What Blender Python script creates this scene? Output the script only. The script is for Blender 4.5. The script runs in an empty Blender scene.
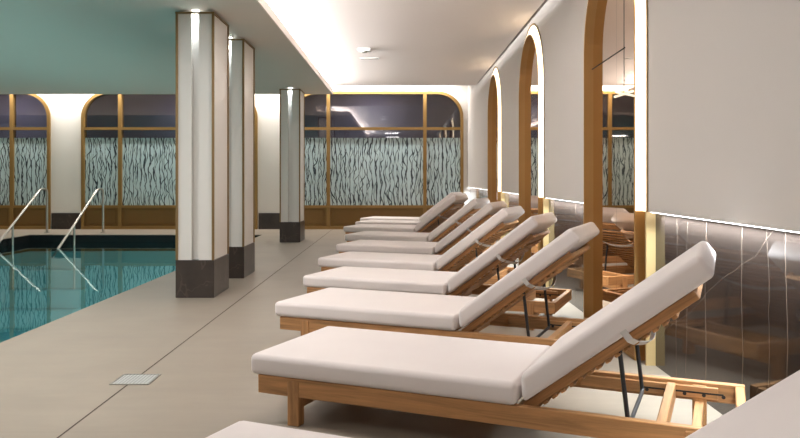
import bpy, bmesh, math, random
from mathutils import Vector, Matrix
random.seed(7)
S = bpy.context.scene
COL = S.collection
R = math.radians
PI = math.pi

# ------------------------------------------------------------------ camera, light, exposure
cam_d = bpy.data.cameras.new('camera'); cam = bpy.data.objects.new('camera', cam_d); COL.objects.link(cam)
cam.location = (0, 0, 1.05); cam.rotation_euler = (R(90), 0, 0)
cam_d.sensor_width = 36; cam_d.lens = 750 / 800 * 36; cam_d.shift_y = -41 / 800; cam_d.clip_start = 0.02
S.camera = cam
S.view_settings.view_transform = 'Standard'; S.view_settings.look = 'None'
S.view_settings.gamma = 1; S.view_settings.use_curve_mapping = False
S.view_settings.exposure = 0.54
w = bpy.data.worlds.new('world'); S.world = w; w.use_nodes = True
w.node_tree.nodes['Background'].inputs[0].default_value = (0.6, 0.65, 0.7, 1)
w.node_tree.nodes['Background'].inputs[1].default_value = 0.05

def area(name, loc, rot, sx, sy, power, color=(1, .93, .85), spread=180):
    l = bpy.data.lights.new(name, 'AREA'); l.shape = 'RECTANGLE'; l.size = sx; l.size_y = sy
    l.energy = power; l.color = color; l.spread = R(spread)
    o = bpy.data.objects.new(name, l); COL.objects.link(o); o.location = loc; o.rotation_euler = rot
    return o

WARM = (1, .96, .93); NEUT = (1, .98, .965); COOL = (.88, .96, 1)
# LED line hidden behind the lip of the dropped ceiling (shines across and up onto the main ceiling)
area('cove_light', (-1.62, 7.7, 2.60), (0, R(-97), 0), .06, 10.9, 370, NEUT)
# LED lines in the ceiling slot along the back wall, grazing it from above
area('wall_wash_pool', (-6.1, 15.17, 3.005), (R(6), 0, 0), 8.4, .06, 125, (1, .95, .88))
area('wall_wash_deck', (-.4, 15.17, 3.005), (R(6), 0, 0), 2.9, .06, 46, (1, .96, .92))
# added fill lights above the near deck, out of view, without fixtures
for yy, p in ((-2.2, 7), (0.6, 6), (3.2, 7), (5.9, 12)):
    area('deck_fill_light', (-0.3, yy, 2.70), (0, 0, 0), .5, .5, p, WARM)
for yy, p in ((-1.5, 36), (2.0, 40), (5.0, 50)):  # added fill lights over the pool, outside the view
    area('pool_fill_light', (-4.7, yy, 2.50), (0, 0, 0), .5, .5, p, NEUT)
area('column_fill_light', (-2.4, 3.8, 2.50), (0, 0, 0), .4, .4, 34, NEUT)  # added fill light, brightens the column fronts from out of view
# unseen lights added under water to brighten the basin and dropped ceiling
for yy in (3.5, 5.5, 7.5, 9.5, 11.5):
    area('underwater_fill_light', (-2.62, yy, -.75), (0, R(90), 0), .3, .3, 42, (1, .60, .52))
# added lights that lift the dark space seen through the windows
for xx in (-8.5, -4.6, -.6):
    area('corridor_fill_light', (xx, 16.2, 3.0), (0, 0, 0), .4, .4, 14, (.93, .93, 1))

# ------------------------------------------------------------------ materials
class NT:
    def __init__(s, name):
        s.m = bpy.data.materials.new(name); s.m.use_nodes = True
        s.t = s.m.node_tree; s.b = s.t.nodes['Principled BSDF']; s.out = s.t.nodes['Material Output']
    def n(s, typ, **kw):
        x = s.t.nodes.new(typ)
        for k, v in kw.items():
            if k.startswith('i_'): x.inputs[k[2:].replace('_', ' ')].default_value = v
            else: setattr(x, k, v)
        return x
    def l(s, a, b): s.t.links.new(a, b)
    def math(s, op, a, b=None, c=None):
        x = s.n('ShaderNodeMath', operation=op)
        for i, v in enumerate((a, b, c)):
            if v is None: continue
            if isinstance(v, (int, float)): x.inputs[i].default_value = v
            else: s.l(v, x.inputs[i])
        return x.outputs[0]
    def mix(s, fac, a, b):
        x = s.n('ShaderNodeMix', data_type='RGBA')
        for i, v in ((0, fac), (6, a), (7, b)):
            if isinstance(v, (int, float)): x.inputs[i].default_value = v
            elif isinstance(v, tuple): x.inputs[i].default_value = (*v, 1) if len(v) == 3 else v
            else: s.l(v, x.inputs[i])
        return x.outputs[2]
    def coord(s, scale=(1, 1, 1), kind='Object', loc=(0, 0, 0)):
        c = s.n('ShaderNodeTexCoord'); mp = s.n('ShaderNodeMapping')
        mp.inputs['Scale'].default_value = scale; mp.inputs['Location'].default_value = loc
        s.l(c.outputs[kind], mp.inputs['Vector']); return mp.outputs[0]
    def noise(s, vec, scale, detail=3, rough=.5, dist=0):
        x = s.n('ShaderNodeTexNoise'); x.inputs['Scale'].default_value = scale; x.inputs['Detail'].default_value = detail
        x.inputs['Roughness'].default_value = rough; x.inputs['Distortion'].default_value = dist
        s.l(vec, x.inputs['Vector']); return x.outputs['Fac']
    def bump(s, h, strength=.2, dist=.01):
        b = s.n('ShaderNodeBump'); b.inputs['Strength'].default_value = strength; b.inputs['Distance'].default_value = dist
        s.l(h, b.inputs['Height']); s.l(b.outputs[0], s.b.inputs['Normal'])
    def set(s, col=None, rough=None, metal=None, spec=None):
        if col is not None:
            if isinstance(col, tuple): s.b.inputs['Base Color'].default_value = (*col, 1)
            else: s.l(col, s.b.inputs['Base Color'])
        if rough is not None:
            if isinstance(rough, (int, float)): s.b.inputs['Roughness'].default_value = rough
            else: s.l(rough, s.b.inputs['Roughness'])
        if metal is not None: s.b.inputs['Metallic'].default_value = metal
        if spec is not None: s.b.inputs['Specular IOR Level'].default_value = spec
        return s

def srgb(r, g, b):
    f = lambda c: (c / 255 / 12.92) if c / 255 <= .04045 else ((c / 255 + .055) / 1.055) ** 2.4
    return (f(r), f(g), f(b))

def plain(name, col, rough=.6, metal=0, var=.06, vs=4, bump=0, bs=200, spec=.5):
    t = NT(name); v = t.coord(); n = t.noise(v, vs, 4)
    a = tuple(c * (1 - var) for c in col); b = tuple(min(1, c * (1 + var)) for c in col)
    t.set(t.mix(n, a, b), rough, metal, spec)
    if bump: t.bump(t.noise(v, bs, 2), bump, .002)
    return t.m

M = {}
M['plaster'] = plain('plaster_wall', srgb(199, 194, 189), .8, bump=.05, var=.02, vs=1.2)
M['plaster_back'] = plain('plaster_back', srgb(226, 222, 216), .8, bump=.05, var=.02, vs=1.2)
M['ceiling'] = plain('ceiling_paint', srgb(230, 221, 217), .85, var=.015, vs=.8)
M['soffit'] = plain('dropped_ceiling_paint', srgb(212, 206, 197), .8, var=.02, vs=.8)
M['lip'] = plain('ceiling_lip_paint', srgb(228, 220, 212), .7, var=.02)
M['dark'] = plain('corridor_dark', srgb(120, 116, 130), .8, var=.15, vs=1.0)
M['panel_white'] = plain('column_panel', srgb(222, 219, 214), .35, var=.02, vs=2)
M['groove'] = plain('column_groove', srgb(205, 206, 205), .4, var=.02)
M['brass'] = plain('brushed_brass', srgb(138, 112, 74), .45, .5, .08, 9)
M['bronze'] = plain('bronze_frame', srgb(148, 116, 66), .45, .4, .08, 5)
M['kick'] = plain('bronze_panel', srgb(128, 98, 54), .5, .4, .06, 3)
M['jamb'] = plain('bronze_jamb', srgb(176, 138, 84), .4, .4, .08, 6)
M['steel'] = plain('stainless_steel', srgb(168, 166, 160), .36, .9, .03)
M['iron'] = plain('charcoal_metal', srgb(52, 52, 54), .45, .4, .1)
M['strap'] = plain('white_elastic', srgb(205, 200, 196), .8, var=.03)
M['white_plastic'] = plain('white_plastic', srgb(232, 232, 230), .5, var=.01)
M['slot'] = plain('slot_dark', srgb(120, 108, 100), .7)
M['drain'] = None
M['black_tile'] = plain('black_edge_tile', srgb(22, 22, 24), .25, var=.3, vs=12)
M['pool_tile'] = None
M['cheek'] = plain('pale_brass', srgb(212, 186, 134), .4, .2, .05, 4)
M['cord'] = plain('black_cord', srgb(40, 34, 30), .6)

def fabric():
    t = NT('cushion_fabric'); v = t.coord()
    n = t.noise(v, 3, 3); c = t.mix(n, srgb(222, 213, 211), srgb(231, 223, 220))
    t.set(c, .95, 0, .2)
    wv = t.noise(v, 420, 2); big = t.noise(v, 6, 2)
    t.bump(t.math('ADD', t.math('MULTIPLY', wv, .15), big), .18, .012)
    t.b.inputs['Sheen Weight'].default_value = .15
    return t.m
M['fabric'] = fabric()

def wood(name, axis, base=(176, 129, 84)):
    t = NT(name); sc = [38, 38, 38]; sc[axis] = 2.2
    v = t.coord(tuple(sc))
    oi = t.n('ShaderNodeObjectInfo'); off = t.n('ShaderNodeVectorMath', operation='ADD')
    t.l(v, off.inputs[0]); cmb = t.n('ShaderNodeCombineXYZ')
    for i in range(3): t.l(t.math('MULTIPLY', oi.outputs['Random'], 37.0 * (i + 1)), cmb.inputs[i])
    t.l(cmb.outputs[0], off.inputs[1])
    n = t.noise(off.outputs[0], 1.0, 5, .65, .6)
    rp = t.n('ShaderNodeValToRGB'); t.l(n, rp.inputs[0])
    e = rp.color_ramp.elements
    e[0].position = .28; e[0].color = (*srgb(*[c * .74 for c in base]), 1)
    e[1].position = .72; e[1].color = (*srgb(*[min(255, c * 1.16) for c in base]), 1)
    m = rp.color_ramp.elements.new(.5); m.color = (*srgb(*base), 1)
    t.set(rp.outputs[0], .5, 0, .4); t.bump(n, .12, .002)
    return t.m
M['wood_x'] = wood('teak_along', 0); M['wood_y'] = wood('teak_across', 1); M['wood_z'] = wood('teak_upright', 2)

def floor_mat():
    t = NT('floor_stone'); v = t.coord()
    n = t.noise(v, 1.1, 5, .6); n2 = t.noise(t.coord((1.2, 7, 1)), 1.6, 5, .65)
    f = t.math('MULTIPLY', t.math('ADD', n, n2), .5)
    rp = t.n('ShaderNodeValToRGB'); t.l(f, rp.inputs[0])
    rp.color_ramp.elements[0].position = .3; rp.color_ramp.elements[0].color = (*srgb(136, 126, 113), 1)
    rp.color_ramp.elements[1].position = .7; rp.color_ramp.elements[1].color = (*srgb(160, 149, 135), 1)
    # thin tile joints: slabs 1.2 m wide, 2.4 m long
    sx = t.n('ShaderNodeSeparateXYZ'); t.l(v, sx.inputs[0])
    def line(val, period, off, w):
        u = t.math('FRACT', t.math('DIVIDE', t.math('ADD', val, off), period))
        return t.math('LESS_THAN', t.math('ABSOLUTE', t.math('SUBTRACT', u, .5)), w / period)
    j2 = line(sx.outputs[1], 2.4, 0.5, .0025)
    c = t.mix(t.math('MULTIPLY', j2, .35), rp.outputs[0], srgb(120, 108, 96))
    t.set(c, t.math('MULTIPLY_ADD', n2, .2, .33), 0, .4)
    return t.m
M['floor'] = floor_mat()
M['joint'] = plain('joint_dark', srgb(70, 58, 50), .8)

def marble():
    t = NT('dark_marble'); v = t.coord()
    n = t.noise(v, 2.0, 6, .6)
    c = t.mix(n, srgb(40, 35, 33), srgb(70, 61, 56))
    sx = t.n('ShaderNodeSeparateXYZ'); t.l(v, sx.inputs[0])
    wob = t.noise(t.coord((1, 1, 1)), 1.6, 4)
    s = t.math('ADD', sx.outputs[1], sx.outputs[0])
    def vein(expr, period, w):
        u = t.math('FRACT', t.math('DIVIDE', expr, period))
        d = t.math('ABSOLUTE', t.math('SUBTRACT', u, .5))
        return t.math('SUBTRACT', 1.0, t.math('MINIMUM', t.math('DIVIDE', d, w / period), 1.0))
    a = vein(t.math('MULTIPLY_ADD', wob, .10, s), .37, .0045)
    a2 = vein(t.math('MULTIPLY_ADD', wob, .16, t.math('MULTIPLY_ADD', s, 1.0, .13)), .83, .003)
    b = vein(t.math('MULTIPLY_ADD', wob, .35, t.math('MULTIPLY_ADD', sx.outputs[2], 1.9, s)), 1.35, .006)
    k = t.math('MINIMUM', t.math('ADD', t.math('ADD', t.math('MULTIPLY', a, .5), t.math('MULTIPLY', a2, .5)), t.math('MULTIPLY', b, .2)), 1.0)
    c = t.mix(t.math('MULTIPLY', k, t.math('MULTIPLY_ADD', n, .8, .25)), c, srgb(200, 182, 166))
    t.set(c, .07, 0, .45)
    return t.m
M['marble'] = marble()
def marble_base():
    t = NT('column_base_marble'); v = t.coord(); n = t.noise(v, 5, 6, .6)
    c = t.mix(n, srgb(40, 35, 33), srgb(78, 68, 62))
    d = t.math('ABSOLUTE', t.math('SUBTRACT', t.noise(v, 2.2, 3, .5, .6), .5))
    k = t.math('LESS_THAN', d, .006)
    t.set(t.mix(t.math('MULTIPLY', k, .12), c, srgb(150, 130, 118)), .3, 0, .4); return t.m
M['marble_base'] = marble_base()

def mirror():
    t = NT('bronze_mirror'); t.set((.84, .68, .55), .015, 1); return t.m
M['mirror'] = mirror()

def emit(name, col, st):
    t = NT(name); t.set((.9, .85, .75), .5)
    t.b.inputs['Emission Color'].default_value = (*col, 1); t.b.inputs['Emission Strength'].default_value = st
    return t.m
M['ring'] = emit('ring_light', (1, .80, .54), 1.7)
M['led'] = emit('led_line', (.93, .95, 1), 6.0)
M['lampbar'] = emit('lamp_bar_glow', (1, .85, .65), .45)
M['groove_led'] = emit('groove_led', (.95, .98, 1), 4.0)

def glass(name, tint, refl):
    t = NT(name); nt = t.t
    tr = t.n('ShaderNodeBsdfTransparent'); tr.inputs[0].default_value = (*tint, 1)
    gl = t.n('ShaderNodeBsdfGlossy'); gl.inputs['Roughness'].default_value = .02
    fr = t.n('ShaderNodeFresnel'); fr.inputs[0].default_value = 1.5
    f = t.math('MINIMUM', t.math('MULTIPLY_ADD', fr.outputs[0], 1.0, refl), 1.0)
    mx = t.n('ShaderNodeMixShader'); t.l(f, mx.inputs[0]); t.l(tr.outputs[0], mx.inputs[1]); t.l(gl.outputs[0], mx.inputs[2])
    t.l(mx.outputs[0], t.out.inputs[0]); nt.nodes.remove(t.b); return t.m
M['glass'] = glass('window_glass', (.62, .62, .68), .10)

def film():
    t = NT('frosted_film'); v = t.coord()
    sp = t.n('ShaderNodeSeparateXYZ'); t.l(v, sp.inputs[0])
    masks = []
    for k, (F, A, fx, fz, wd) in enumerate(((11.0, 1.8, 2.4, 3.0, .15), (9.5, 2.4, 3.0, 4.0, .115), (8.0, 3.0, 1.8, 2.4, .075))):
        cv = t.coord((fx, 0, fz), loc=(k * 7.3, k * 3.1, k * 5.7))
        n = t.noise(cv, 1.0, 1.3, .5)
        u = t.math('FRACT', t.math('ADD', t.math('MULTIPLY', sp.outputs[0], F), t.math('MULTIPLY', n, A)))
        d = t.math('ABSOLUTE', t.math('SUBTRACT', u, .5))
        wn = t.noise(t.coord((4, 0, 5), loc=(k * 3.3, 1, k)), 1.3, 2)
        wv = t.math('MULTIPLY', t.math('MAXIMUM', t.math('SUBTRACT', wn, .3), .04), wd * 2.6)
        masks.append(t.math('LESS_THAN', d, wv))
    m = t.math('MAXIMUM', t.math('MAXIMUM', masks[0], masks[1]), masks[2])
    cloud = t.noise(v, 2.0, 3)
    c = t.mix(cloud, srgb(172, 196, 200), srgb(202, 220, 222))
    t.set(t.mix(m, c, srgb(36, 50, 60)), .28, 0, .5)
    return t.m
M['film'] = film()

def water():
    t = NT('pool_water')
    tr = t.n('ShaderNodeBsdfTransparent'); tr.inputs[0].default_value = (*srgb(150, 214, 218), 1)
    gl = t.n('ShaderNodeBsdfGlossy'); gl.inputs['Roughness'].default_value = .015
    gl.inputs['Color'].default_value = (.72, .92, .95, 1)
    fr = t.n('ShaderNodeFresnel'); fr.inputs[0].default_value = 1.33
    v = t.coord((1, .5, 1)); n = t.noise(v, 2.2, 3, .5)
    b = t.n('ShaderNodeBump'); b.inputs['Strength'].default_value = .05; b.inputs['Distance'].default_value = .03
    t.l(n, b.inputs['Height']); t.l(b.outputs[0], gl.inputs['Normal'])
    mx = t.n('ShaderNodeMixShader'); t.l(fr.outputs[0], mx.inputs[0]); t.l(tr.outputs[0], mx.inputs[1]); t.l(gl.outputs[0], mx.inputs[2])
    t.l(mx.outputs[0], t.out.inputs[0]); t.t.nodes.remove(t.b); return t.m
M['water'] = water()
def pool_tile():
    t = NT('pool_tile'); v = t.coord(); n = t.noise(v, 1.5, 3)
    t.set(t.mix(n, srgb(96, 172, 180), srgb(122, 192, 198)), .4); return t.m
M['pool_tile'] = pool_tile()
def drain_mat():
    t = NT('drain_steel'); v = t.coord(); sp = t.n('ShaderNodeSeparateXYZ'); t.l(v, sp.inputs[0])
    a = t.math('FRACT', t.math('MULTIPLY', sp.outputs[0], 55)); b = t.math('FRACT', t.math('MULTIPLY', sp.outputs[1], 55))
    h = t.math('MULTIPLY', t.math('GREATER_THAN', a, .6), t.math('GREATER_THAN', b, .6))
    t.set(t.mix(h, srgb(196, 198, 198), srgb(70, 70, 70)), .3, .6); return t.m
M['drain'] = drain_mat()

# ------------------------------------------------------------------ geometry helpers
def box(bm, x0, x1, y0, y1, z0, z1, bevel=0, seg=2):
    t = bmesh.new()
    vs = [t.verts.new(p) for p in ((x0,y0,z0),(x1,y0,z0),(x1,y1,z0),(x0,y1,z0),(x0,y0,z1),(x1,y0,z1),(x1,y1,z1),(x0,y1,z1))]
    for f in ((0,3,2,1),(4,5,6,7),(0,1,5,4),(1,2,6,5),(2,3,7,6),(3,0,4,7)): t.faces.new([vs[i] for i in f])
    if bevel: bmesh.ops.bevel(t, geom=list(t.edges), offset=bevel, segments=seg, profile=.5, affect='EDGES')
    merge(bm, t)
def hexa(bm, pts, bevel=0, seg=2):
    t = bmesh.new(); vs = [t.verts.new(p) for p in pts]
    for f in ((0,3,2,1),(4,5,6,7),(0,1,5,4),(1,2,6,5),(2,3,7,6),(3,0,4,7)): t.faces.new([vs[i] for i in f])
    if bevel: bmesh.ops.bevel(t, geom=list(t.edges), offset=bevel, segments=seg, profile=.5, affect='EDGES')
    merge(bm, t)
def merge(bm, t):
    me = bpy.data.meshes.new('tmp'); t.to_mesh(me); t.free(); bm.from_mesh(me); bpy.data.meshes.remove(me)
def tube(bm, pts, r, seg=10):
    pts = [Vector(p) for p in pts]; rings = []
    up = Vector((0, 0, 1))
    for i, p in enumerate(pts):
        d = (pts[min(i+1, len(pts)-1)] - pts[max(i-1, 0)]).normalized()
        a = d.cross(up)
        if a.length < 1e-3: a = d.cross(Vector((0, 1, 0)))
        a.normalize(); b = d.cross(a).normalized()
        if rings:
            # keep orientation continuous
            if a.dot(pa) < 0: a = -a; b = -b
        pa = a
        rings.append([bm.verts.new(p + a * math.cos(2*PI*k/seg) * r + b * math.sin(2*PI*k/seg) * r) for k in range(seg)])
    for i in range(len(rings)-1):
        for k in range(seg):
            bm.faces.new((rings[i][k], rings[i][(k+1) % seg], rings[i+1][(k+1) % seg], rings[i+1][k]))
    bm.faces.new(rings[0][::-1]); bm.faces.new(rings[-1])
def rounded_path(pts, r, n=6):
    pts = [Vector(p) for p in pts]; out = [pts[0]]
    for i in range(1, len(pts)-1):
        a = (pts[i-1]-pts[i]); b = (pts[i+1]-pts[i]); rr = min(r, a.length*.45, b.length*.45)
        p0 = pts[i] + a.normalized()*rr; p2 = pts[i] + b.normalized()*rr
        for k in range(n+1):
            t = k/n; out.append(p0*(1-t)**2 + pts[i]*2*t*(1-t) + p2*t*t)
    out.append(pts[-1]); return out
def plate(outer, holes, axis, a, b, bm=None):
    """flat plate with holes. outer/holes: 2-D loops. axis 'x': loop=(y,z) at x a..b ; 'y': loop=(x,z) at y a..b ; 'z': (x,y)"""
    bm = bm or bmesh.new(); t = bmesh.new()
    def P(p, c): return {'x': (c, p[0], p[1]), 'y': (p[0], c, p[1]), 'z': (p[0], p[1], c)}[axis]
    edges = []
    for loop in [outer] + holes:
        vs = [t.verts.new(P(p, a)) for p in loop]
        edges += [t.edges.new((vs[i], vs[(i+1) % len(vs)])) for i in range(len(vs))]
    bmesh.ops.triangle_fill(t, use_beauty=True, use_dissolve=False, edges=edges)
    g = bmesh.ops.extrude_face_region(t, geom=list(t.faces))
    d = {'x': Vector((b-a,0,0)), 'y': Vector((0,b-a,0)), 'z': Vector((0,0,b-a))}[axis]
    bmesh.ops.translate(t, verts=[e for e in g['geom'] if isinstance(e, bmesh.types.BMVert)], vec=d)
    bmesh.ops.recalc_face_normals(t, faces=list(t.faces))
    merge(bm, t); return bm
def obj(name, bm, mat, parent=None, loc=None, smooth=False, recalc=True):
    if recalc: bmesh.ops.recalc_face_normals(bm, faces=list(bm.faces))
    me = bpy.data.meshes.new(name); bm.to_mesh(me); bm.free()
    o = bpy.data.objects.new(name, me); COL.objects.link(o); me.materials.append(M[mat] if isinstance(mat, str) else mat)
    if smooth:
        for p in me.polygons: p.use_smooth = True
        o.modifiers.new('wn', 'WEIGHTED_NORMAL')
    if parent: o.parent = parent
    if loc: o.location = loc
    return o
def struct(name, bm, mat, parent=None, **k):
    o = obj(name, bm, mat, parent, **k)
    if parent is None: o['kind'] = 'structure'
    return o
def thing(name, label, cat, loc=(0,0,0), rz=0, group=None):
    o = bpy.data.objects.new(name, None); COL.objects.link(o); o.empty_display_size = .2
    o.location = loc; o.rotation_euler = (0, 0, rz); return tag(o, label, cat, group)
def tag(o, label, cat, group=None):
    o['label'] = label; o['category'] = cat
    if group: o['group'] = group
    return o
def BX(*a, **k):
    bm = bmesh.new(); box(bm, *a, **k); return bm

# ------------------------------------------------------------------ key dimensions
XP, XM = 1.39, 1.43        # plaster face and recessed marble face of the right wall
YB = 15.40                 # back wall
YN, XL = -4.0, -10.6       # wall behind the camera, left wall
ZC, ZS = 2.72, 2.53       # main ceiling, dropped ceiling
PX0, PX1, PY0, PY1 = -6.87, -2.545, 2.2, 13.9   # pool
ZW = -.13

# ------------------------------------------------------------------ the setting
bm = plate([(XL,YN),(XM+.25,YN),(XM+.25,YB+.1),(XL,YB+.1)], [[(PX0,PY0),(PX1,PY0),(PX1,PY1),(PX0,PY1)]], 'z', -.12, 0)
struct('floor', bm, 'floor')
bm = BX(-1.3865, -1.3795, YN, YB, -.02, .0012); struct('trim_1', bm, 'joint')

# pool basin: dark edge tile above the water, teal tile below
bm = bmesh.new()
for a in ((PX0-.2,PX0,PY0-.2,PY1+.2),(PX1,PX1+.2,PY0-.2,PY1+.2)): box(bm, a[0],a[1],a[2],a[3], -1.5, -.30)
for a in ((PX0,PX1,PY0-.2,PY0),(PX0,PX1,PY1,PY1+.2)): box(bm, a[0],a[1],a[2],a[3], -1.5, -.30)
box(bm, PX0-.2,PX1+.2,PY0-.2,PY1+.2,-1.6,-1.5)
struct('floor_pool', bm, 'pool_tile')
bm = bmesh.new()
g = .012
box(bm, PX0-.2,PX0+g,PY0-.2,PY1+.2,-.30,-.12); box(bm, PX1-g,PX1+.2,PY0-.2,PY1+.2,-.30,-.12)
box(bm, PX0+g,PX1-g,PY0-.2,PY0+g,-.30,-.12); box(bm, PX0+g,PX1-g,PY1-g,PY1+.2,-.30,-.12)
box(bm, PX0,PX0+g,PY0,PY1,-.12,-.012); box(bm, PX1-g,PX1,PY0,PY1,-.12,-.012)
box(bm, PX0+g,PX1-g,PY0,PY0+g,-.12,-.012); box(bm, PX0+g,PX1-g,PY1-g,PY1,-.12,-.012)
struct('trim_2', bm, 'black_tile')
bm = bmesh.new()
vs = [bm.verts.new(p) for p in ((PX0+g,PY0+g,ZW),(PX1-g,PY0+g,ZW),(PX1-g,PY1-g,ZW),(PX0+g,PY1-g,ZW))]; bm.faces.new(vs)
o = obj('pool_water', bm, 'water', recalc=False); o['kind'] = 'stuff'; tag(o, 'still teal swimming pool water with window reflections', 'water')

# ceilings
bm = BX(-1.95, XP-.03, YN, 13.54, ZC, ZC+.12); struct('ceiling', bm, 'ceiling')
bm = bmesh.new(); box(bm, XL, -1.20, YN, 13.22, ZS, ZS+.035); struct('ceiling_dropped', bm, 'soffit')
bm = bmesh.new(); box(bm, -1.20, -1.185, YN, 13.235, ZS-.002, ZS+.085); box(bm, XL, -1.20, 13.22, 13.235, ZS-.002, ZS+.085)
struct('trim_3', bm, 'lip')
bm = BX(-1.99, -1.95, YN, 13.54, ZS+.035, ZC+.12); struct('trim_4', bm, 'ceiling')
bm = BX(XL, XM+.25, 13.0, YB+.3, 3.02, 3.1); struct('ceiling_back', bm, 'ceiling')
bm = bmesh.new(); box(bm, XL, -1.99, 13.0, 13.05, ZS+.035, 3.02); box(bm, -1.99, XP, 13.44, 13.54, ZC+.12, 3.02); box(bm,-1.99,-1.95,13.0,13.5,ZC+.12,3.02)
struct('trim_5', bm, 'ceiling')

# left wall, wall behind the camera
struct('wall_left', BX(XL-.1, XL, YN-.1, YB+.3, 0, 3.1), 'plaster')
struct('wall_front', BX(XL, XM+.25, YN-.1, YN, 0, 3.1), 'plaster')

# ---- arch outlines
def arch(c, w, zs, ztop_r, z0=-.01, n=28):
    """loop (u,z): straight jambs to zs, half ellipse of rise ztop_r"""
    h = w/2; L = [(c-h, z0), (c+h, z0)]
    L += [(c + h*math.cos(PI*k/n), zs + ztop_r*math.sin(PI*k/n)) for k in range(n+1)]
    return L
MC = (4.915, 7.93, 10.96)           # mirror centres along the wall
MW, MZS, MR = 1.20, 1.957, .60      # mirror frame outer width, springing height, rise
RING = .095
RIM = .022
def ring_out(c, ex, z0=0): return arch(c, MW+2*ex, MZS, MR+ex, z0)

# right plaster wall: stops above the marble; full-height arched openings for the mirrors
ZM = .861
def plaster_loop():
    # comb-shaped outline running along y, openings cut up from the bottom edge
    L = [(YN, ZM)]
    for c in MC:
        h = MW/2 + RING + RIM; n = 28
        L.append((c-h, ZM))
        L += [(c - h*math.cos(PI*k/n), MZS + (MR+RING+RIM)*math.sin(PI*k/n)) for k in range(n+1)]
        L.append((c+h, ZM))
    L += [(YB, ZM), (YB, 3.05), (YN, 3.05)]
    return L
struct('wall_right', plate(plaster_loop(), [], 'x', XP, XM-.001), 'plaster')
struct('wall_right_backing', BX(XM+.035, XM+.2, YN, YB+.3, 0, 3.1), 'plaster')
# marble wainscot between the mirrors
bm = bmesh.new(); led = bmesh.new()
segs = []; y = YN
for c in MC: segs.append((y, c-MW/2-.12)); y = c+MW/2+.12
segs.append((y, YB))
for a, b in segs:
    box(bm, XM, XM+.034, a, b, 0, ZM+.06)
    a2 = a + (.015 if a > YN else 0); b2 = b - (.015 if b < YB else 0)
    box(led, XP+.008, XM-.008, a2, b2, ZM-.004, ZM+.02)
struct('trim_6', bm, 'marble'); struct('trim_7', led, 'led')
for a, b in segs:
    a = max(a, -1.0)
    area('wainscot_led', ((XP+XM)/2, (a+b)/2, ZM-.01), (0, R(6), 0), .03, (b-a)-.2, 8*(b-a), COOL, 125)

# ---- back wall with three arched windows
WZ0, WZT, WR = 0.0, 2.83, .54
WIN = ((-10.42, -7.17), (-6.53, -2.92), (-2.26, 1.30))
WIN = ((-10.75, -7.17), (-6.53, -2.92), (-2.26, 1.30))
def win_loop(a, b, e=0, z0=0.0, n=10):
    r = WR + 0 - e; L = [(a+e, z0+e), (b-e, z0+e)]
    L += [(b-WR + r*math.cos(PI/2*k/n), WZT-WR + r*math.sin(PI/2*k/n)) for k in range(n+1)]
    L += [(a+WR - r*math.sin(PI/2*k/n), WZT-WR + r*math.cos(PI/2*k/n)) for k in range(n+1)]
    return L
def comb():
    L = [(XL, 0)] if WIN[0][0] > XL else []
    n = 10
    for i, (a, b) in enumerate(WIN):
        if a < XL:
            L += [(XL, WZT)]
        else:
            L += [(a, 0)]
            L += [(a+WR - WR*math.cos(PI/2*k/n), WZT-WR + WR*math.sin(PI/2*k/n)) for k in range(n+1)]
        L += [(b-WR + WR*math.sin(PI/2*k/n), WZT-WR + WR*math.cos(PI/2*k/n)) for k in range(n+1)]
        L += [(b, 0)]
    L += [(XM+.03, 0), (XM+.03, 3.05), (XL, 3.05)]
    return L
struct('wall_back', plate(comb(), [], 'y', YB, YB+.12), 'plaster_back')
bm = bmesh.new()
box(bm, WIN[0][1]+.02, WIN[1][0]-.02, YB-.02, YB, 0, .33); box(bm, WIN[1][1]+.02, WIN[2][0]-.02, YB-.02, YB, 0, .33)
box(bm, WIN[2][1]+.02, XM, YB-.02, YB, 0, .33)
struct('baseboard_back', bm, 'marble_base')
# dark corridor behind the glass
bm = bmesh.new(); box(bm, XL-.3, XM+.2, YB+1.5, YB+1.6, 0, 3.1); box(bm, XL-.3, XM+.2, YB+.12, YB+1.5, -.12, -.001)
struct('wall_corridor', bm, 'dark')

FW = .06
def window(idx, a, b):
    fr = plate(win_loop(a, b), [win_loop(a, b, FW)], 'y', YB-.05, YB+.09)
    f = struct('window_%d' % idx, fr, 'bronze')
    m1, m2 = a+.79, b-.79
    for m in (m1, m2): obj('mullion', BX(m-.035, m+.035, YB-.045, YB+.08, FW*.5, WZT-.01), 'bronze', f)
    ys = (a+FW, m1-.035), (m1+.035, m2-.035), (m2+.035, b-FW)
    obj('transom', BX(a+FW, b-FW, YB-.042, YB+.08, 2.035, 2.09), 'bronze', f)
    obj('sill_rail', BX(a+FW, b-FW, YB-.042, YB+.08, .44, .49), 'bronze', f)
    for k, (p, q) in enumerate(ys):
        kb = BX(p, q, YB+.0, YB+.05, FW, .44); box(kb, p+.06, q-.06, YB-.008, YB+.02, FW+.05, .40, bevel=.006, seg=1)
        obj('kick_panel', kb, 'kick', f)
        obj('pane', BX(p, q, YB+.02, YB+.03, .49, 2.035), 'glass', f)
        obj('frosted_film', BX(p, q, YB+.0165, YB+.0195, .49, 1.875), 'film', f)
        e = FW; r = WR-e; n = 8
        if k == 1: L = [(p, 2.09), (q, 2.09), (q, WZT-e), (p, WZT-e)]
        elif k == 0:
            L = [(p, 2.09), (q, 2.09), (q, WZT-e)] + [(a+WR - r*math.sin(PI/2*j/n), WZT-WR + r*math.cos(PI/2*j/n)) for j in range(n+1)]
        else:
            L = [(p, 2.09), (q, 2.09)] + [(b-WR + r*math.cos(PI/2*j/n), WZT-WR + r*math.sin(PI/2*j/n)) for j in range(n+1)] + [(p, WZT-e)]
        obj('upper_pane', plate(L, [], 'y', YB+.02, YB+.03), 'glass', f)
for i, (a, b) in enumerate(WIN): window(i+1, a, b)

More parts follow.
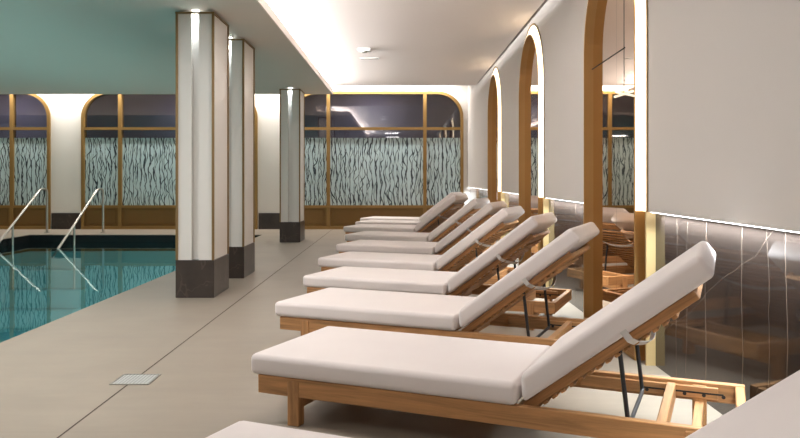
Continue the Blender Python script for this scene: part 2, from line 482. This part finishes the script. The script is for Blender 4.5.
# ------------------------------------------------------------------ columns
def column(y0, label):
    x0, x1 = -1.967, -1.63; dp = .58
    c = thing('column', label, 'column', ((x0+x1)/2, y0+dp/2, 0), 0, 'white columns along the pool')
    hx, hy = (x1-x0)/2, dp/2
    obj('base', BX(-hx, hx, -hy, hy, 0, .33, bevel=.003, seg=1), 'marble_base', c)
    gw, gd, e = .032, .05, .012
    X, Y = hx-e, hy-e
    prof = [(-X,-Y),(-gw,-Y),(-gw,-Y+gd),(gw,-Y+gd),(gw,-Y),(X,-Y),(X,Y),(gw,Y),(gw,Y-gd),(-gw,Y-gd),(-gw,Y),(-X,Y)]
    bm = plate(prof, [], 'z', .33, ZS-.024); obj('shaft', bm, 'panel_white', c)
    s = .02
    for sx in (-1, 1):
        for sy in (-1, 1):
            bm = bmesh.new()
            xa, xb = sorted((sx*hx, sx*(hx-s))); ya, yb = sorted((sy*hy, sy*(hy-.014)))
            box(bm, xa, xb, ya, yb, .33, ZS-.024)
            xa, xb = sorted((sx*hx, sx*(hx-.014))); ya, yb = sorted((sy*(hy-.014), sy*(hy-s)))
            box(bm, xa, xb, ya, yb, .33, ZS-.024)
            obj('corner_strip', bm, 'brass', c)
    bm = plate([(-hx-.002,-hy-.002),(hx+.002,-hy-.002),(hx+.002,hy+.002),(-hx-.002,hy+.002)],
               [[(-hx+.012,-hy+.012),(hx-.012,-hy+.012),(hx-.012,hy-.012),(-hx+.012,hy-.012)]], 'z', ZS-.04, ZS-.024)
    obj('top_trim', bm, 'brass', c)
    obj('neck', BX(-hx+.05, hx-.05, -hy+.08, hy-.08, ZS-.024, ZS), 'panel_white', c)
    obj('groove_lamp', BX(-gw+.006, gw-.006, -hy+.022, -hy+.055, ZS-.012, ZS-.001), 'groove_led', c)
    l = area('groove_lamp_light', ((x0+x1)/2, y0+.036, ZS-.02), (R(-4), 0, 0), .05, .03, 1.0, COOL, 100)
    return c
column(6.57, 'nearest white panelled column with brass corners on black marble base')
column(7.84, 'middle white column close behind the nearest column')
column(12.25, 'farthest white column standing alone before the deck window')

# ------------------------------------------------------------------ arched mirrors
def arched_mirror(c, label):
    t = thing('arched_mirror', label, 'mirror', (XP, c, 0), 0, 'arched mirrors along the right wall')
    ft = .014                                     # front edge thickness of the frame
    d0, d1 = -.04, XM+.03-XP                      # front of frame stands slightly proud from the plaster
    outer = arch(0, MW, MZS, MR, 0.0); inner = arch(0, MW-2*ft, MZS, MR-ft, 0.025)
    obj('frame', plate(outer, [inner], 'x', d0, d1), 'jamb', t)
    h = MW/2-ft-.001
    for s in (-1, 1):
        n = 16; zr = MR-ft-.001
        L = [(0.0012*s, .03), (s*h, .03)] + [(s*h*math.cos(PI/2*k/n), MZS + zr*math.sin(PI/2*k/n)) for k in range(n)] + [(.0012*s, MZS+zr)]
        obj('mirror_pane', plate(L, [], 'x', .028, .038), 'mirror', t)
    # light ring in the gap between frame and plaster
    rg = plate([(u, z) for u, z in comb_ring(RING)], [], 'x', .0, .02)
    plate(comb_ring(.016, .001), [], 'x', -.036, .0, rg)  # glowing sleeve stands in for light falling on the frame's outer side
    obj('light_ring', rg, 'ring', t)
    rim = plate(comb_ring(RING+RIM, RING), [], 'x', -.006, .06); obj('rim', rim, 'brass', t)
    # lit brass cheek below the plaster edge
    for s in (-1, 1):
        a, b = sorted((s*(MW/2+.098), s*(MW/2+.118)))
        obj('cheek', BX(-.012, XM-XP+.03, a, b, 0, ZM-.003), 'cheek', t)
        a, b = sorted((s*(MW/2+.001), s*(MW/2+.097)))
        obj('side_panel', BX(.02, XM-XP+.03, a, b, 0, ZM-.003), 'jamb', t)
    return t
def comb_ring(ex, inn=0.0, z0=ZM, n=28):
    h0, h1 = MW/2+inn, MW/2+ex
    L = [(-h1, z0)] + [(-h1*math.cos(PI*k/n), MZS+(MR+ex)*math.sin(PI*k/n)) for k in range(n+1)] + [(h1, z0), (h0, z0)]
    L += [(h0*math.cos(PI*k/n), MZS+(MR+inn)*math.sin(PI*k/n)) for k in range(n+1)] + [(-h0, z0)]
    return L
for c, lab in zip(MC, ('nearest tall arched bronze mirror with glowing edge, beside the big front lounger',
                       'middle arched bronze mirror with glowing edge on the right wall',
                       'farthest and smallest-looking arched bronze mirror near the back window')):
    arched_mirror(c, lab)

# ------------------------------------------------------------------ sun loungers
LL, LW, RT, RH, TH = 1.93, .665, .20, .078, .036   # length, width, rail top, rail height, rail thickness
HX = 1.15                                          # hinge along the length
BL, BA = .785, R(37.6)                                # backrest length and angle
CT = .090                                          # cushion thickness
OX, OY = LL/2, LW/2
def bx(x0, x1, y0, y1, z0, z1, bv=.003): return BX(x0-OX, x1-OX, y0-OY, y1-OY, z0, z1, bevel=bv, seg=1)
def make_lounger():
    t = thing('sun_lounger', '', 'sun lounger', (0,0,0), 0, 'teak sun loungers in a row along the right wall')
    for a in (0, LW-TH): obj('side_rail', bx(0, LL, a, a+TH, RT-RH, RT), 'wood_x', t)
    obj('end_rail', bx(.002, TH, TH, LW-TH, RT-RH, RT-.004), 'wood_y', t)
    obj('end_rail', bx(LL-TH, LL-.002, TH, LW-TH, RT-RH, RT-.004), 'wood_y', t)
    for x in (.15, LL-.20):
        for a in (-.004, LW-.046): obj('leg', bx(x, x+.055, a, a+.05, 0, RT-.012), 'wood_z', t)
        obj('cross_beam', bx(x+.01, x+.045, .046, LW-.046, RT-RH-.055, RT-RH+.0), 'wood_y', t)
    obj('brace', bx(LL-.30, LL-.265, TH, LW-TH, RT-RH, RT-.012), 'wood_y', t)
    obj('brace', bx(HX-.035, HX, TH, LW-TH, RT-RH, RT-.03), 'wood_y', t)
    bm = bmesh.new()
    for k in range(15):
        x = .06 + k*.071; box(bm, x-OX, x+.05-OX, TH-OY, LW-TH-OY, RT-.022, RT-.003)
    obj('seat_slats', bm, 'wood_y', t)
    # ratchet rails with peg holes on the inner side of both rails
    for a, s in ((TH, 1), (LW-TH, -1)):
        a0, a1 = sorted((a, a+s*.014))
        r = obj('ratchet_rail', bx(HX+.12, LL-.10, a0, a1, RT-RH+.012, RT-.016), 'wood_x', t)
        hb = bmesh.new()
        yy = a + s*.0145
        for k in range(5):
            x = HX+.40+k*.075
            pts = [(x-OX, yy-OY-.001*s, RT-.05), (x-OX, yy-OY+.001*s, RT-.05)]; tube(hb, pts, .008, 8)
        box(hb, HX+.38-OX, HX+.70-OX, yy-.001-OY, yy+.001-OY, RT-.045, RT-.038)
        obj('peg_hole', hb, 'cord', r)
    # backrest (origin at the hinge)
    hinge = (HX-OX, 0, RT-.005)
    bm = bmesh.new(); y0, y1 = TH+.006-OY, LW-TH-.006-OY
    box(bm, .01, BL-.02, y0, y0+.024, -.034, 0, bevel=.003, seg=1); box(bm, .01, BL-.02, y1-.024, y1, -.034, 0, bevel=.003, seg=1)
    box(bm, BL-.10, BL-.02, y0+.024, y1-.024, -.036, -.012, bevel=.003, seg=1)
    br = obj('backrest_frame', bm, 'wood_x', t, hinge); br.rotation_euler = (0, -BA, 0)
    bm = bmesh.new()
    for k in range(16):
        x = .03 + k*.041; box(bm, x, x+.022, y0+.006, y1-.006, -.047, -.0345, bevel=.003, seg=1)
    obj('backrest_slats', bm, 'wood_y', br)
    # seat cushion and back cushion, meeting in an upright fold
    e = .012
    c = obj('seat_cushion', BX(-.036-OX, HX-.004-OX, -e-.004-OY, LW+e+.004-OY, RT+.001, RT+CT, bevel=.026, seg=4), 'fabric', t, smooth=True)
    bm = bmesh.new(); k = CT*math.tan(BA); a, b = -e-.004-OY, LW+e+.004-OY; x1 = BL+.075
    hexa(bm, ((.02,a,.001),(x1,a,.001),(x1,b,.001),(.02,b,.001),(.02+k*.85,a,CT),(x1,a,CT),(x1,b,CT),(.02+k*.85,b,CT)), .024, 4)
    bc = obj('back_cushion', bm, 'fabric', t, (hinge[0], 0, hinge[2]+.005), smooth=True); bc.rotation_euler = (0, -BA, 0)
    # elastic strap passing under the slats
    bm = bmesh.new(); xs = BL*.61; w_ = .024; n = 14
    top = [(a+.02, .012)]; pts = [(a-.0005, .02), (a+.003, -.02)]
    for q in range(n+1):
        u = q/n; pts.append((y0-.004 + (y1-y0+.008)*u, -.042 - .05*math.sin(PI*u)))
    pts += [(b-.003, -.02), (b+.0005, .02)]
    for th in (0,):
        prev = None
        for (yy, zz) in pts:
            cur = [bm.verts.new((xs, yy, zz)), bm.verts.new((xs+w_, yy, zz))]
            if prev: bm.faces.new((prev[0], prev[1], cur[1], cur[0]))
            prev = cur
    st = obj('strap', bm, 'strap', bc); sm = st.modifiers.new('solid', 'SOLIDIFY'); sm.thickness = .003; sm.offset = 0
    # metal prop: two arms and a bar across, pivoted on the backrest frame
    xa = .43; px = HX + xa*math.cos(BA) + .05*math.sin(BA)*.4; pz = RT + xa*math.sin(BA) - .05*math.cos(BA)*.9
    bm = bmesh.new(); ya, yb = .085-OY, LW-.085-OY; xf, zf = HX+.385, RT-.05
    pts = rounded_path([(px-OX, y0+.01, pz), (px-OX, ya, pz), (xf-OX, ya, zf), (xf-OX, yb, zf), (px-OX, yb, pz), (px-OX, y1-.01, pz)], .02, 4)
    tube(bm, pts, .0085, 8)
    obj('prop', bm, 'iron', t)
    return t
def copy_tree(o, parent=None):
    c = o.copy(); COL.objects.link(c)
    if parent: c.parent = parent
    for ch in list(o.children): copy_tree(ch, c)
    return c
ROW = [ # near foot corner x, y, angle, label
    (-.752, 1.744, 24, 'closest teak sun lounger, cut off by the bottom edge, only its pale cushion showing'),
    (-.615, 3.246, 23.4, 'large foreground teak lounger with whole pale cushion and near leg visible'),
    (-.739, 4.606, 23.5, 'teak lounger directly behind the large foreground one, its raised back before the nearest mirror'),
    (-.727, 5.849, 22.5, 'second teak lounger behind the large foreground one, back raised beside the middle mirror'),
    (-.754, 7.16, 21.5, 'third teak lounger behind the large foreground one, pale cushion over shaded frame'),
    (-.705, 8.63, 20.5, 'fourth teak lounger behind the large foreground one, halfway along the row'),
    (-.72, 10.15, 20.5, 'fifth teak lounger behind the large foreground one, fourth from the back window'),
    (-.86, 11.80, 20.5, 'third teak lounger from the back window, its foot reaching furthest left of its neighbours'),
    (-.75, 13.10, 20, 'second teak lounger from the back window, pale cushion'),
    (-.73, 14.30, 20, 'last teak lounger in the row, right under the back window'),
]
proto = make_lounger()
for i, (x, y, a, lab) in enumerate(ROW):
    o = proto if i == 0 else copy_tree(proto)
    th = R(a); u = Vector((math.cos(th), -math.sin(th), 0)); v = Vector((math.sin(th), math.cos(th), 0))
    o.location = Vector((x, y, 0)) + u*OX + v*OY; o.rotation_euler = (0, 0, -th); o['label'] = lab

# ------------------------------------------------------------------ pool handrails
def handrail(x, label):
    t = thing('handrail', label, 'handrail', (x, 14.45, 0), 0, 'steel handrails at the pool steps')
    bm = bmesh.new()
    pts = rounded_path([(0,0,0), (0,0,.84), (0,-.25,.84), (0,-1.92,ZW-.02), (0,-2.1,ZW-.13)], .09, 6)
    tube(bm, pts, .021, 12); obj('rail', bm, 'steel', t, smooth=True)
    bm = bmesh.new(); tube(bm, [(0,-1.28,.22), (0,-1.28,-.9)], .019, 10); obj('post', bm, 'steel', t)
    bm = bmesh.new(); tube(bm, [(0,0,0), (0,0,.012)], .05, 16); obj('flange', bm, 'steel', t)
handrail(-6.80, 'left steel handrail sloping into the pool, at the photo edge')
handrail(-5.72, 'right steel handrail sloping into the pool, nearer the white columns')
bm = bmesh.new()
for k in range(4): box(bm, PX0+.02, -5.55, PY1-.30*(k+1), PY1-.30*k-.013, -1.5, -.30-.30*k)
struct('floor_pool_steps', bm, 'pool_tile')

# ------------------------------------------------------------------ floor drain
d = thing('floor_drain', 'square perforated steel floor drain on the dark deck joint', 'drain', (-1.375, 3.905, 0))
obj('grate', BX(-.092, .092, -.092, .092, 0, .003, bevel=.001, seg=1), 'drain', d)
obj('rim', plate([(-.1,-.1),(.1,-.1),(.1,.1),(-.1,.1)], [[(-.092,-.092),(.092,-.092),(.092,.092),(-.092,.092)]], 'z', 0, .004), 'steel', d)

# ------------------------------------------------------------------ ceiling fittings
t = thing('ceiling_sensor', 'small white square sensor box on the ceiling', 'sensor', (-.46, 9.7, ZC))
obj('housing', BX(-.08, .08, -.08, .08, -.035, 0, bevel=.006), 'white_plastic', t)
bm = bmesh.new(); tube(bm, [(0,0,-.035), (0,0,-.05)], .035, 16); obj('lens', bm, 'steel', t)
t = thing('ceiling_slot', 'narrow slot air diffuser in the ceiling beyond the white sensor', 'vent', (-.42, 10.45, ZC))
obj('slot_frame', BX(-.13, .13, -.035, .035, -.008, 0), 'white_plastic', t); obj('slot_opening', BX(-.12, .12, -.02, .02, -.011, -.007), 'slot', t)

# ------------------------------------------------------------------ slender pendant before the nearest mirror
t = thing('pendant_lamp', 'slender black pendant with slanting arm and pale lamp bars before the nearest mirror', 'pendant lamp', (1.255, 4.2, 0))
def at(px, py, dx=0): return ((px-400)*4.2/750 - 1.255, 0 + dx, 1.05 + (178-py)*4.2/750)
bm = bmesh.new(); tube(bm, [(0,0,ZC), at(624, 92)], .0022, 6); obj('cord', bm, 'cord', t)
bm = bmesh.new(); tube(bm, [at(625, 47.5), at(592, 69.5)], .004, 6); obj('arm', bm, 'cord', t)
bm = bmesh.new(); tube(bm, [at(613, 97.5, -.03), at(636, 90, .05)], .007, 8); obj('lamp_bar', bm, 'lampbar', t)
bm = bmesh.new(); tube(bm, [at(618, 91, .05), at(634, 97, -.04)], .006, 8); obj('lamp_bar', bm, 'lampbar', t)
